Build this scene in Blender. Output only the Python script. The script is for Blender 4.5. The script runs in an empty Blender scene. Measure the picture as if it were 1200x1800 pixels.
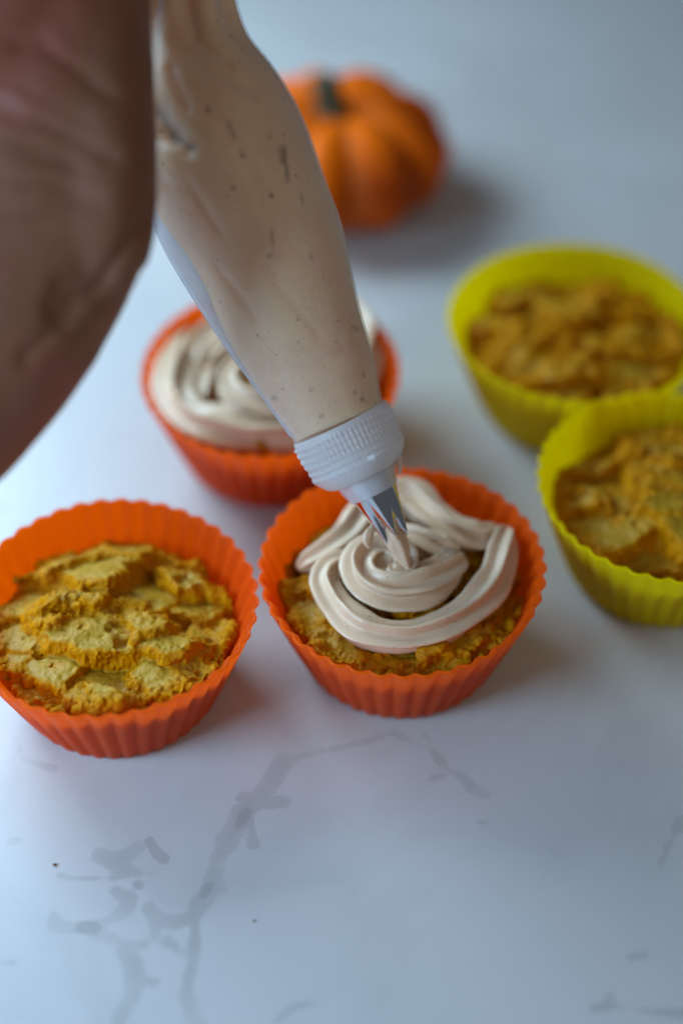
import bpy, bmesh, math, random
import numpy as np
from mathutils import Vector, Matrix

R = math.radians
S = bpy.context.scene
COL = S.collection
CM = 0.01                      # everything below is designed in centimetres

# ------------------------------------------------------------------ camera
PITCH = R(45.67); CAMH = 32.1; FPX = 2816.0       # focal length in pixels of the 1200x1800 frame
FW = np.array([0, math.cos(PITCH), -math.sin(PITCH)])
UP = np.array([0, math.sin(PITCH), math.cos(PITCH)])
RT = np.array([1.0, 0, 0])
CAM = np.array([0, 0, CAMH])
cd = bpy.data.cameras.new('camera'); cam = bpy.data.objects.new('camera', cd); COL.objects.link(cam)
cam.location = (0, 0, CAMH * CM); cam.rotation_euler = (math.pi / 2 - PITCH, 0, 0)
cd.sensor_fit = 'VERTICAL'; cd.sensor_height = 36; cd.lens = FPX / 1800 * 36
cd.clip_start = 0.01; cd.clip_end = 20
cd.dof.use_dof = True; cd.dof.focus_distance = 0.376; cd.dof.aperture_fstop = 2.7
cd.dof.aperture_blades = 0
S.camera = cam
S.render.resolution_x = 682; S.render.resolution_y = 1024

# ------------------------------------------------------------------ world, lamps, exposure
w = bpy.data.worlds.new('World'); S.world = w; w.use_nodes = True
bg = w.node_tree.nodes['Background']
bg.inputs[0].default_value = (0.80, 0.88, 1.0, 1); bg.inputs[1].default_value = 0.085

def area(name, loc, target, sx, sy, power, colr):
    l = bpy.data.lights.new(name, 'AREA'); l.shape = 'RECTANGLE'; l.size = sx * CM; l.size_y = sy * CM
    l.energy = power; l.color = colr
    o = bpy.data.objects.new(name, l); COL.objects.link(o)
    o.location = Vector(loc) * CM
    o.rotation_euler = (Vector(target) - Vector(loc)).to_track_quat('-Z', 'Y').to_euler()
    return o
area('window_light', (-25.5, 51.5, 26.5), (0, 26, 0), 24, 22, 2.35, (0.57, 0.81, 1.0))     # far end of the window
area('window_light', (-36.0, 8.0, 22.0), (0, 24, 0), 26, 20, 3.15, (0.45, 0.70, 1.0))       # near end of the window
area('room_fill', (38, -22, 62), (2, 28, 4), 40, 40, 0.9, (1.0, 0.80, 0.62))       # warm fill lamp added behind the camera, brightens the near sides
S.view_settings.view_transform = 'Standard'; S.view_settings.look = 'None'
S.view_settings.exposure = 0.0; S.view_settings.gamma = 1.0
S.view_settings.use_curve_mapping = False

# ------------------------------------------------------------------ helpers
def U(px, py, d):
    """point at photograph pixel (px,py) and depth d along the optical axis, in cm"""
    return CAM + d * (FW + (px - 600) / FPX * RT + (900 - py) / FPX * UP)
def UZ(px, py, z):
    r = FW + (px - 600) / FPX * RT + (900 - py) / FPX * UP
    return CAM + r * ((z - CAMH) / r[2])
def depth(p): return float(np.dot(np.asarray(p) - CAM, FW))

def mesh_obj(name, verts, faces, mat, parent=None, loc=(0, 0, 0), smooth=True):
    """verts in cm in world place; loc is the thing's base in cm (verts become local to it)"""
    loc = np.asarray(loc, float)
    v = (np.asarray(verts, float) - loc) * CM
    me = bpy.data.meshes.new(name)
    me.from_pydata(v.tolist(), [], faces if isinstance(faces, list) else faces.tolist())
    me.update()
    if smooth: me.polygons.foreach_set('use_smooth', [True] * len(me.polygons))
    if mat: me.materials.append(mat)
    o = bpy.data.objects.new(name, me); COL.objects.link(o)
    if parent is not None: o.parent = parent
    else: o.location = loc * CM
    return o
def thing(name, label, cat, loc, group=None):
    o = bpy.data.objects.new(name, None); COL.objects.link(o); o.location = Vector(loc) * CM
    o.empty_display_size = 0.01
    tag(o, label, cat, group); return o
def tag(o, label, cat, group=None):
    o['label'] = label; o['category'] = cat
    if group: o['group'] = group

def grid_faces(nu, nv, wrap_u=True, off=0):
    f = []
    for j in range(nv - 1):
        for i in range(nu if wrap_u else nu - 1):
            a = off + j * nu + i; b = off + j * nu + (i + 1) % nu
            f.append((a, b, b + nu, a + nu))
    return f

def catmull(P, step):
    P = np.asarray(P, float); out = []
    Q = np.vstack([2 * P[0] - P[1], P, 2 * P[-1] - P[-2]])
    for i in range(1, len(Q) - 2):
        a, b, c, d = Q[i - 1], Q[i], Q[i + 1], Q[i + 2]
        n = max(2, int(np.linalg.norm((c - b)[:3]) / step))
        for k in range(n):
            t = k / n
            out.append(.5 * (2 * b + (c - a) * t + (2 * a - 5 * b + 4 * c - d) * t * t + (3 * b - a - 3 * c + d) * t ** 3))
    out.append(P[-1]); return np.array(out)

# value noise in numpy -------------------------------------------------
_rs = np.random.RandomState(7)
_T = _rs.rand(64, 64, 64).astype(np.float32)
def vnoise(x, y, z=0.0):
    x = np.asarray(x, float); y = np.asarray(y, float); z = np.zeros_like(x) + z
    xi = np.floor(x).astype(int); yi = np.floor(y).astype(int); zi = np.floor(z).astype(int)
    fx, fy, fz = x - xi, y - yi, z - zi
    fx = fx * fx * fx * (fx * (fx * 6 - 15) + 10); fy = fy * fy * fy * (fy * (fy * 6 - 15) + 10); fz = fz * fz * (3 - 2 * fz)
    r = 0
    for a in (0, 1):
        for b in (0, 1):
            for c in (0, 1):
                wgt = (fx if a else 1 - fx) * (fy if b else 1 - fy) * (fz if c else 1 - fz)
                r = r + wgt * _T[(xi + a) % 64, (yi + b) % 64, (zi + c) % 64]
    return r * 2 - 1
def fbm(x, y, z=0.0, o=4):
    r = 0; a = 1; s = 0
    for k in range(o):
        r = r + a * vnoise(x * 2 ** k + 13.7 * k, y * 2 ** k + 5.1 * k, z * 2 ** k + 3.3 * k); s += a; a *= .5
    return r / s

# ------------------------------------------------------------------ materials
def mat(name):
    m = bpy.data.materials.new(name); m.use_nodes = True
    nt = m.node_tree; p = nt.nodes['Principled BSDF']
    return m, nt, p
def N(nt, t, **kw):
    n = nt.nodes.new(t)
    for k, v in kw.items():
        if k.startswith('i_'): n.inputs[k[2:].replace('_', ' ')].default_value = v
        else: setattr(n, k, v)
    return n
def L(nt, a, b): nt.links.new(a, b)
def ramp(nt, fac, stops):
    n = nt.nodes.new('ShaderNodeValToRGB'); e = n.color_ramp.elements
    while len(e) < len(stops): e.new(.5)
    for k, (p, c) in enumerate(stops):
        e[k].position = p; e[k].color = (c, c, c, 1) if isinstance(c, (int, float)) else (*c, 1)
    L(nt, fac, n.inputs[0]); return n
def mix(nt, fac, a, b, mode='MIX'):
    n = nt.nodes.new('ShaderNodeMix'); n.data_type = 'RGBA'; n.blend_type = mode
    for s, v in ((n.inputs[0], fac), (n.inputs[6], a), (n.inputs[7], b)):
        if isinstance(v, (int, float)): s.default_value = v
        elif isinstance(v, tuple): s.default_value = (*v, 1)
        else: L(nt, v, s)
    return n.outputs[2]
def math_n(nt, op, a, b=None, clamp=False):
    n = nt.nodes.new('ShaderNodeMath'); n.operation = op; n.use_clamp = clamp
    for s, v in ((n.inputs[0], a), (n.inputs[1], b)):
        if v is None: continue
        if isinstance(v, (int, float)): s.default_value = v
        else: L(nt, v, s)
    return n.outputs[0]
def noise(nt, scale, detail=4, rough=.55, vec=None, dist=0.0):
    n = nt.nodes.new('ShaderNodeTexNoise'); n.inputs['Scale'].default_value = scale
    n.inputs['Detail'].default_value = detail; n.inputs['Roughness'].default_value = rough
    n.inputs['Distortion'].default_value = dist
    if vec is None:
        vec = obj_coord(nt)
    L(nt, vec, n.inputs['Vector']); return n.outputs[0]
def obj_coord(nt):
    for n in nt.nodes:
        if n.type == 'TEX_COORD': return n.outputs['Object']
    return nt.nodes.new('ShaderNodeTexCoord').outputs['Object']
def bump(nt, p, h, strength=.4, dist=.0003):
    b = nt.nodes.new('ShaderNodeBump'); b.inputs['Strength'].default_value = strength
    b.inputs['Distance'].default_value = dist; L(nt, h, b.inputs['Height'])
    L(nt, b.outputs[0], p.inputs['Normal']); return b

def silicone(name, col, trans, tfac, spec=.5, sheen=.08):
    m, nt, p = mat(name)
    c = mix(nt, noise(nt, 60, 3), tuple(x * .93 for x in col), tuple(min(1, x * 1.05) for x in col))
    L(nt, c, p.inputs['Base Color'])
    p.inputs['Roughness'].default_value = .36; p.inputs['IOR'].default_value = 1.42
    p.inputs['Sheen Weight'].default_value = sheen; p.inputs['Specular IOR Level'].default_value = spec; p.inputs['Sheen Roughness'].default_value = .4
    bump(nt, p, noise(nt, 2500, 2), .15, .0002)
    t = N(nt, 'ShaderNodeBsdfTranslucent'); t.inputs[0].default_value = (*trans, 1)
    mx = N(nt, 'ShaderNodeMixShader'); mx.inputs[0].default_value = tfac
    L(nt, p.outputs[0], mx.inputs[1]); L(nt, t.outputs[0], mx.inputs[2])
    L(nt, mx.outputs[0], nt.nodes['Material Output'].inputs[0]); return m
M_ORANGE = silicone('orange_silicone', (.97, .15, .004), (1.0, .36, .0), .70, .45, .09)
M_YELLOW = silicone('yellow_silicone', (.90, .72, .0), (1.0, .90, .0), .70, .25, .0)

def batter_mat():
    m, nt, p = mat('pumpkin_batter')
    n1 = noise(nt, 130, 5, .6); n2 = noise(nt, 700, 4, .6); n3 = noise(nt, 2600, 3, .6)
    at = N(nt, 'ShaderNodeAttribute', attribute_name='plate')
    smooth_c = mix(nt, n2, (.37, .205, .003), (.48, .28, .016))
    crumb_c = mix(nt, n2, (.42, .14, .0), (.57, .25, .0))
    c = mix(nt, at.outputs['Fac'], crumb_c, smooth_c)
    pk = ramp(nt, n1, [(.54, 0), (.68, .5)])
    c = mix(nt, pk.outputs[0], c, (.50, .22, .02))
    L(nt, c, p.inputs['Base Color'])
    p.inputs['Roughness'].default_value = .5; L(nt, math_n(nt, 'MULTIPLY_ADD', at.outputs['Fac'], .28), p.inputs['Specular IOR Level']); [n for n in nt.nodes if n.type == 'MATH'][-1].inputs[2].default_value = .05
    p.inputs['Subsurface Weight'].default_value = .1; p.inputs['Subsurface Scale'].default_value = .0015
    p.inputs['Subsurface Radius'].default_value = (1, .5, .08)
    h = math_n(nt, 'ADD', math_n(nt, 'MULTIPLY', n2, .6), math_n(nt, 'MULTIPLY', n3, .5))
    bump(nt, p, h, .38, .0005); return m
M_BATTER = batter_mat()

def specks(nt, scale, thr, lo=.0, keep=.7):
    v = N(nt, 'ShaderNodeTexVoronoi'); v.inputs['Scale'].default_value = scale
    ad = nt.nodes.new('ShaderNodeVectorMath'); ad.operation = 'ADD'
    nz = nt.nodes.new('ShaderNodeTexNoise'); nz.inputs['Scale'].default_value = scale * 2.2
    L(nt, obj_coord(nt), nz.inputs['Vector'])
    sc = nt.nodes.new('ShaderNodeVectorMath'); sc.operation = 'SCALE'; sc.inputs['Scale'].default_value = .6 / scale
    L(nt, nz.outputs['Color'], sc.inputs[0]); L(nt, obj_coord(nt), ad.inputs[0]); L(nt, sc.outputs[0], ad.inputs[1])
    L(nt, ad.outputs[0], v.inputs['Vector'])
    near = ramp(nt, v.outputs['Distance'], [(thr * .45, 1), (thr, 0)]).outputs[0]
    sep = nt.nodes.new('ShaderNodeSeparateColor'); L(nt, v.outputs['Color'], sep.inputs[0])
    pick = math_n(nt, 'GREATER_THAN', sep.outputs[0], keep)
    return math_n(nt, 'MULTIPLY', near, pick)

def frosting_mat():
    m, nt, p = mat('cinnamon_frosting')
    c = mix(nt, noise(nt, 160, 3), (.66, .475, .315), (.73, .545, .375))
    c = mix(nt, specks(nt, 700, .16, keep=.55), c, (.20, .09, .04))
    c = mix(nt, specks(nt, 1500, .2, keep=.72), c, (.36, .2, .1))
    L(nt, c, p.inputs['Base Color']); p.inputs['Roughness'].default_value = .30
    p.inputs['Specular IOR Level'].default_value = .55
    p.inputs['Subsurface Weight'].default_value = .3; p.inputs['Subsurface Scale'].default_value = .0025
    p.inputs['Subsurface Radius'].default_value = (1, .6, .35)
    bump(nt, p, noise(nt, 1500, 4, .6), .22, .0004); return m
M_FROST = frosting_mat()

def cream_mat():
    m, nt, p = mat('cream_behind_film')
    c = mix(nt, noise(nt, 70, 5, .6), (.64, .43, .25), (.86, .65, .41))
    c = mix(nt, math_n(nt, 'MULTIPLY', specks(nt, 330, .20, keep=.80), .7), c, (.20, .085, .035))
    c = mix(nt, math_n(nt, 'MULTIPLY', specks(nt, 800, .24, keep=.6), .6), c, (.34, .18, .09))
    sa = N(nt, 'ShaderNodeAttribute', attribute_name='smear_fold_shade')
    c = mix(nt, math_n(nt, 'MULTIPLY', sa.outputs['Fac'], .75), c, (.13, .05, .025))  # darkens smears and the painted fold shade alike
    c = mix(nt, ramp(nt, noise(nt, 45, 3), [(.42, 0), (.62, .5)]).outputs[0], c, (.74, .46, .30))
    L(nt, c, p.inputs['Base Color']); p.inputs['Roughness'].default_value = .5
    p.inputs['Subsurface Weight'].default_value = .7; p.inputs['Subsurface Scale'].default_value = .012
    p.inputs['Subsurface Radius'].default_value = (1, .6, .4)
    bump(nt, p, noise(nt, 120, 5, .6, dist=1.5), .35, .0012); return m
M_CREAM = cream_mat()

def film_mat():
    m, nt, p = mat('bag_film')
    p.inputs['Base Color'].default_value = (.75, .80, .88, 1); p.inputs['Roughness'].default_value = .45
    g = N(nt, 'ShaderNodeBsdfTransparent')
    mx = N(nt, 'ShaderNodeMixShader'); fr = N(nt, 'ShaderNodeLayerWeight'); fr.inputs[0].default_value = .25
    f = math_n(nt, 'MULTIPLY_ADD', fr.outputs['Facing'], .55)
    nt.nodes[-1].inputs[2].default_value = .07
    L(nt, f, mx.inputs[0]); L(nt, g.outputs[0], mx.inputs[1]); L(nt, p.outputs[0], mx.inputs[2])
    L(nt, mx.outputs[0], nt.nodes['Material Output'].inputs[0])
    bump(nt, p, noise(nt, 90, 5, .6, dist=2.0), .35, .0012); return m
M_FILM = film_mat()
def seam_mat():
    m, nt, p = mat('bag_seam'); p.inputs['Base Color'].default_value = (.72, .76, .86, 1)
    p.inputs['Roughness'].default_value = .3; p.inputs['Alpha'].default_value = .5
    t = N(nt, 'ShaderNodeBsdfTranslucent'); t.inputs[0].default_value = (.8, .84, .95, 1)
    mx = N(nt, 'ShaderNodeMixShader'); mx.inputs[0].default_value = .35
    L(nt, p.outputs[0], mx.inputs[1]); L(nt, t.outputs[0], mx.inputs[2])
    L(nt, mx.outputs[0], nt.nodes['Material Output'].inputs[0]); return m
M_SEAM = seam_mat()
def plastic_mat(name='frosted_plastic', clear=.42):
    m, nt, p = mat(name); p.inputs['Base Color'].default_value = (.88, .87, .86, 1)
    p.inputs['Roughness'].default_value = .2
    t = N(nt, 'ShaderNodeBsdfTranslucent'); t.inputs[0].default_value = (.85, .88, .92, 1)
    mx = N(nt, 'ShaderNodeMixShader'); mx.inputs[0].default_value = .42
    L(nt, p.outputs[0], mx.inputs[1]); L(nt, t.outputs[0], mx.inputs[2])
    g = N(nt, 'ShaderNodeBsdfTransparent'); m2 = N(nt, 'ShaderNodeMixShader'); m2.inputs[0].default_value = clear
    L(nt, mx.outputs[0], m2.inputs[1]); L(nt, g.outputs[0], m2.inputs[2])
    L(nt, m2.outputs[0], nt.nodes['Material Output'].inputs[0]); return m
M_PLASTIC = plastic_mat(); M_PLASTIC2 = plastic_mat('clear_plastic', .68)
def metal_mat():
    m, nt, p = mat('stainless_steel'); p.inputs['Base Color'].default_value = (.78, .78, .79, 1)
    p.inputs['Metallic'].default_value = 1; p.inputs['Roughness'].default_value = .11
    bump(nt, p, noise(nt, 900, 3), .05, .0002); return m
M_METAL = metal_mat()

def skin_mat():
    m, nt, p = mat('skin')
    c = mix(nt, noise(nt, 35, 4), (.19, .078, .042), (.28, .13, .078))
    c = mix(nt, ramp(nt, noise(nt, 22, 2), [(.44, 0), (.62, .9)]).outputs[0], c, (.30, .095, .065))
    L(nt, c, p.inputs['Base Color']); p.inputs['Roughness'].default_value = .5; p.inputs['Specular IOR Level'].default_value = .3
    p.inputs['Subsurface Weight'].default_value = .2; p.inputs['Subsurface Scale'].default_value = .004
    p.inputs['Subsurface Radius'].default_value = (1, .35, .2)
    bump(nt, p, noise(nt, 700, 4, .6), .3, .0005); return m
M_SKIN = skin_mat()
def nail_mat():
    m, nt, p = mat('fingernail'); p.inputs['Base Color'].default_value = (.55, .36, .30, 1)
    p.inputs['Roughness'].default_value = .3; return m
M_NAIL = nail_mat()

def pumpkin_mat():
    m, nt, p = mat('pumpkin_rind')
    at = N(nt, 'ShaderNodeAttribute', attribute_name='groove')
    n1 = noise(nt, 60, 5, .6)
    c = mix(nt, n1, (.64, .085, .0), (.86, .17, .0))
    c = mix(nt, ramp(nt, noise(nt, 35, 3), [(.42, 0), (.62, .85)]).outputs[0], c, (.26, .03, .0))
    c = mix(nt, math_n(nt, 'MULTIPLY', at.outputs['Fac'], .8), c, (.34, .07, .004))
    L(nt, c, p.inputs['Base Color']); p.inputs['Roughness'].default_value = .5; p.inputs['Specular IOR Level'].default_value = .12
    bump(nt, p, noise(nt, 260, 5), .5, .0008); return m
M_PUMP = pumpkin_mat()
def stem_mat():
    m, nt, p = mat('dry_green_stem')
    L(nt, mix(nt, noise(nt, 120, 4), (.02, .021, .008), (.085, .08, .035)), p.inputs['Base Color'])
    p.inputs['Roughness'].default_value = .7; bump(nt, p, noise(nt, 400, 4), .6, .0008); return m
M_STEM = stem_mat()
def crumb_mat():
    m, nt, p = mat('dark_crumb')
    L(nt, mix(nt, noise(nt, 900, 2), (.10, .045, .02), (.25, .11, .04)), p.inputs['Base Color'])
    p.inputs['Roughness'].default_value = .7; return m
M_CRUMB = crumb_mat()

def marble_mat():
    m, nt, p = mat('marble_look_top')
    vec = obj_coord(nt)
    at = N(nt, 'ShaderNodeAttribute', attribute_name='vein')      # cm inside (+) or outside (-) a printed vein
    at2 = N(nt, 'ShaderNodeAttribute', attribute_name='vein_dark')
    nz = noise(nt, 160, 3, .5, vec)
    wob = math_n(nt, 'MULTIPLY', math_n(nt, 'SUBTRACT', nz, .5), .42)
    nz2 = noise(nt, 60, 2, .5, vec)
    wob2 = math_n(nt, 'MULTIPLY', math_n(nt, 'SUBTRACT', nz2, .5), .25)
    d = math_n(nt, 'ADD', math_n(nt, 'ADD', at.outputs['Fac'], wob), wob2)
    veins = ramp(nt, math_n(nt, 'MULTIPLY_ADD', d, 1.0), [(.475, 0), (.54, .8), (.75, 1)])
    nt.nodes[-2].inputs[2].default_value = .5
    d2 = math_n(nt, 'ADD', at2.outputs['Fac'], math_n(nt, 'MULTIPLY', wob, .6))
    veins2 = ramp(nt, math_n(nt, 'MULTIPLY_ADD', d2, 1.0), [(.485, 0), (.52, 1)])
    nt.nodes[-2].inputs[2].default_value = .5
    mottle = noise(nt, 14, 5, .55, vec, .4)
    c = mix(nt, mottle, (.50, .505, .505), (.58, .575, .57))
    big = ramp(nt, noise(nt, 7, 6, .6, vec, 1.2), [(.46, 0), (.5, .5), (.54, 0)])
    c = mix(nt, math_n(nt, 'MULTIPLY', big.outputs[0], .35), c, (.40, .405, .41))
    inner = mix(nt, noise(nt, 300, 3, .5, vec), (.385, .385, .38), (.43, .43, .42))
    c = mix(nt, math_n(nt, 'MULTIPLY', veins.outputs[0], math_n(nt, 'MULTIPLY', noise(nt, 45, 3, .5, vec), 1.5)), c, inner)
    c = mix(nt, math_n(nt, 'MULTIPLY', veins2.outputs[0], .5), c, (.31, .31, .305))
    L(nt, c, p.inputs['Base Color'])
    r = math_n(nt, 'MULTIPLY_ADD', noise(nt, 90, 4, .5, vec), .12); nt.nodes[-1].inputs[2].default_value = .24
    for n in nt.nodes:
        pass
    p.inputs['Roughness'].default_value = .33
    p.inputs['Specular IOR Level'].default_value = .45
    bump(nt, p, noise(nt, 220, 3, .5, vec), .04, .0004); return m
M_MARBLE = marble_mat()

# ------------------------------------------------------------------ tabletop
VEINS = [  # (half width px, dark?, points in photograph pixels on the table plane)
 (13, 0, [(174, 1503), (205, 1515), (232, 1498), (243, 1490)]), (9, 0, [(205, 1520), (245, 1533)]),
 (7, 1, [(262, 1480), (272, 1494), (288, 1510)]), (7, 1, [(243, 1555), (244, 1556)]), (4, 0, [(258, 1538), (266, 1534)]),
 (4, 0, [(103, 1538), (150, 1545), (200, 1545), (228, 1534)]),
 (7, 0, [(200, 1566), (230, 1580), (222, 1600), (195, 1615), (160, 1632), (130, 1635), (100, 1628), (95, 1612)]),
 (8, 1, [(145, 1632), (165, 1632)]),
 (8, 0, [(160, 1638), (210, 1655), (250, 1660)]), (12, 0, [(215, 1665), (238, 1695), (242, 1730)]),
 (8, 0, [(242, 1730), (230, 1760), (213, 1785), (203, 1810)]), (8, 0, [(248, 1720), (272, 1728)]),
 (8, 0, [(262, 1595), (275, 1612), (310, 1623), (345, 1612)]), (4, 0, [(270, 1605), (272, 1645)]),
 (7, 0, [(295, 1655), (325, 1680), (345, 1675)]), (9, 0, [(343, 1610), (342, 1660), (335, 1710), (325, 1750), (340, 1790), (352, 1815)]),
 (14, 0, [(352, 1590), (365, 1570), (378, 1535)]), (5, 0, [(388, 1530), (392, 1568)]), (6, 1, [(358, 1572), (366, 1558)]),
 (8, 0, [(380, 1512), (395, 1480)]), (14, 0, [(395, 1480), (415, 1450), (428, 1428)]), (6, 1, [(418, 1452), (432, 1430)]),
 (12, 0, [(428, 1428), (465, 1392), (490, 1350), (500, 1335)]), (4, 0, [(440, 1440), (447, 1484)]), (9, 0, [(430, 1402), (470, 1412), (500, 1410)]),
 (3, 0, [(500, 1335), (560, 1322), (620, 1308), (690, 1288), (760, 1320)]),
 (6, 0, [(745, 1290), (765, 1325), (785, 1352), (815, 1368), (850, 1400)]), (6, 0, [(842, 1446), (852, 1446)]), (4, 0, [(790, 1360), (760, 1368)]),
 (6, 0, [(1195, 1440), (1178, 1480), (1160, 1516)]), (5, 0, [(1040, 1772), (1080, 1768), (1140, 1776), (1210, 1785)]),
 (4, 0, [(1060, 1770), (1072, 1750)]), (7, 0, [(1112, 1680), (1128, 1680)]), (5, 0, [(30, 1295), (40, 1335), (95, 1352)]),
 (4, 0, [(0, 1692), (25, 1690)]), (5, 0, [(20, 1480), (30, 1478)]), (4, 0, [(480, 1800), (520, 1770), (560, 1760)]),
 (7, 0, [(560, 60), (640, 85), (720, 70), (820, 100), (960, 118)]), (6, 0, [(820, 100), (860, 150), (930, 170)]),
 (5, 0, [(1010, 300), (1090, 330), (1180, 320)]), (6, 0, [(700, 470), (770, 440), (860, 420)]), (5, 0, [(60, 950), (30, 900), (-30, 890)]),
]
def seg_dist(X, Y, a, b):
    ab = b - a; t = np.clip(((X - a[0]) * ab[0] + (Y - a[1]) * ab[1]) / (ab @ ab + 1e-9), 0, 1)
    return np.hypot(X - a[0] - t * ab[0], Y - a[1] - t * ab[1])
xs = np.unique(np.concatenate([np.linspace(-95, -12, 12), np.linspace(-12, 14, 240), np.linspace(14, 95, 12)]))
ys = np.unique(np.concatenate([np.linspace(-35, 12, 8), np.linspace(12, 27, 170), np.linspace(27, 62, 110), np.linspace(62, 120, 10)]))
X, Y = np.meshgrid(xs, ys); va = np.full(X.shape, -.5); vb = np.full(X.shape, -.5)
for hw, dark, pts in VEINS:
    P = [UZ(px, py, 0) for px, py in pts]
    sc = FPX / depth(P[0])
    for a, b in zip(P[:-1], P[1:]):
        dd = (hw * 1.35 + 1) / sc - seg_dist(X, Y, a[:2], b[:2])
        if dark: vb = np.maximum(vb, dd)
        else: va = np.maximum(va, dd)
V = np.stack([X.ravel(), Y.ravel(), 0 * X.ravel()], 1)
nx, ny = len(xs), len(ys)
F = grid_faces(nx, ny, False)
# apron: the slab's edge and underside
border = list(range(nx)) + [j * nx + nx - 1 for j in range(1, ny)] + [(ny - 1) * nx + i for i in range(nx - 2, -1, -1)] + [j * nx for j in range(ny - 2, 0, -1)]
base = len(V); V2 = V[border].copy(); V2[:, 2] = -3; V = np.vstack([V, V2]); nb = len(border)
for k in range(nb): F.append((border[(k + 1) % nb], border[k], base + k, base + (k + 1) % nb))
F.append(tuple(base + k for k in reversed(range(nb))))
table = mesh_obj('marble_tabletop', V, F, M_MARBLE, smooth=False)
table['kind'] = 'structure'
for nm, arr in (('vein', va), ('vein_dark', vb)):
    a = table.data.attributes.new(nm, 'FLOAT', 'POINT')
    a.data.foreach_set('value', np.concatenate([arr.ravel(), np.full(nb, -.5)]).astype(np.float32))

# ------------------------------------------------------------------ silicone cups
HC, RC, RB, FL = 3.13, 3.5, 2.36, 40
def flute(th, ph=0): return np.abs(np.cos(FL / 2 * th + ph))      # 0 in the crease, 1 on the bulge
def cup(cx, cy, m, label, group, seed, sc=1.0):
    rs = random.Random(seed); ph0 = rs.random() * 3
    nu = FL * 8; th = np.linspace(0, 2 * np.pi, nu, endpoint=False)
    fl = flute(th, ph0); fl = np.sqrt(fl * fl + .02)
    egg = .035 * np.cos(2 * th + rs.random() * 6) + .02 * np.cos(3 * th + rs.random() * 6)
    rows = []
    def row(r, z, k, zwob=0): rows.append(np.stack([(r + egg * z / HC + k * (fl - .6)) * np.cos(th), (r + egg * z / HC + k * (fl - .6)) * np.sin(th), z + zwob + 0 * th], 1))
    def ro(z): s = z / HC; return RB + (RC - .03 - RB) * (s ** .92)
    # outside, bottom to top
    row(.05, .015, 0); row(RB * .6, .015, 0); row(RB - .14, .0, .02); row(RB - .03, .03, .08); row(RB + .015, .10, .11)
    for z in np.linspace(.25, HC - .30, 11): row(ro(z), z, .11 + .02 * z / HC)
    wob = .022 * np.cos(2 * th + seed) + .012 * np.cos(5 * th + seed * 2)
    row(ro(HC - .16), HC - .16, .13, wob); row(RC - .02, HC - .05, .125, wob); row(RC - .025, HC - .012, .125, wob)
    row(RC - .055, HC + .004, .125, wob); row(RC - .09, HC - .012, .12, wob); row(RC - .10, HC - .05, .115, wob)
    T = .095
    for z in np.linspace(HC - .2, .25, 11): row(ro(z) - T, z, .14)
    row(RB - .12, .16, .08); row(RB - .3, .11, .02); row(RB * .5, .10, 0); row(.05, .10, 0)
    V = np.vstack(rows) * np.array([sc, sc, 1]) + np.array([cx, cy, 0]); F = grid_faces(nu, len(rows))
    n = len(rows)
    F.append(tuple(range(nu))[::-1]); F.append(tuple((n - 1) * nu + i for i in range(nu)))
    o = mesh_obj('silicone_cup', V, F, m, loc=(cx, cy, 0)); tag(o, label, 'baking cup', group); return o
def cup_inner(z): return RB + (RC - .03 - RB) * (max(z, 0) / HC) ** .92 - .095

CUPS = dict(C=(1.491, 26.49), L=(-5.544, 25.29), B=(-1.954, 33.91), F=(6.74, 36.03), G=(8.54, 29.42))
OG, YG = 'fluted silicone cups on the marble tabletop', 'fluted silicone cups on the marble tabletop'
cup(*CUPS['C'], M_ORANGE, 'orange fluted silicone cup directly under the metal nozzle, half frosted', OG, 1)
cup(*CUPS['L'], M_ORANGE, 'orange fluted silicone cup at lower left, holding batter without any frosting', OG, 2)
cup(*CUPS['B'], M_ORANGE, 'orange fluted silicone cup partly behind the piping bag, already frosted', OG, 3, 1.035)
cup(*CUPS['F'], M_YELLOW, 'yellow fluted silicone cup farther from the camera, overlapped by the nearer yellow cup', YG, 4, 1.05)
cup(*CUPS['G'], M_YELLOW, 'nearer yellow fluted silicone cup, cut off by the right edge', YG, 5)

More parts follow.
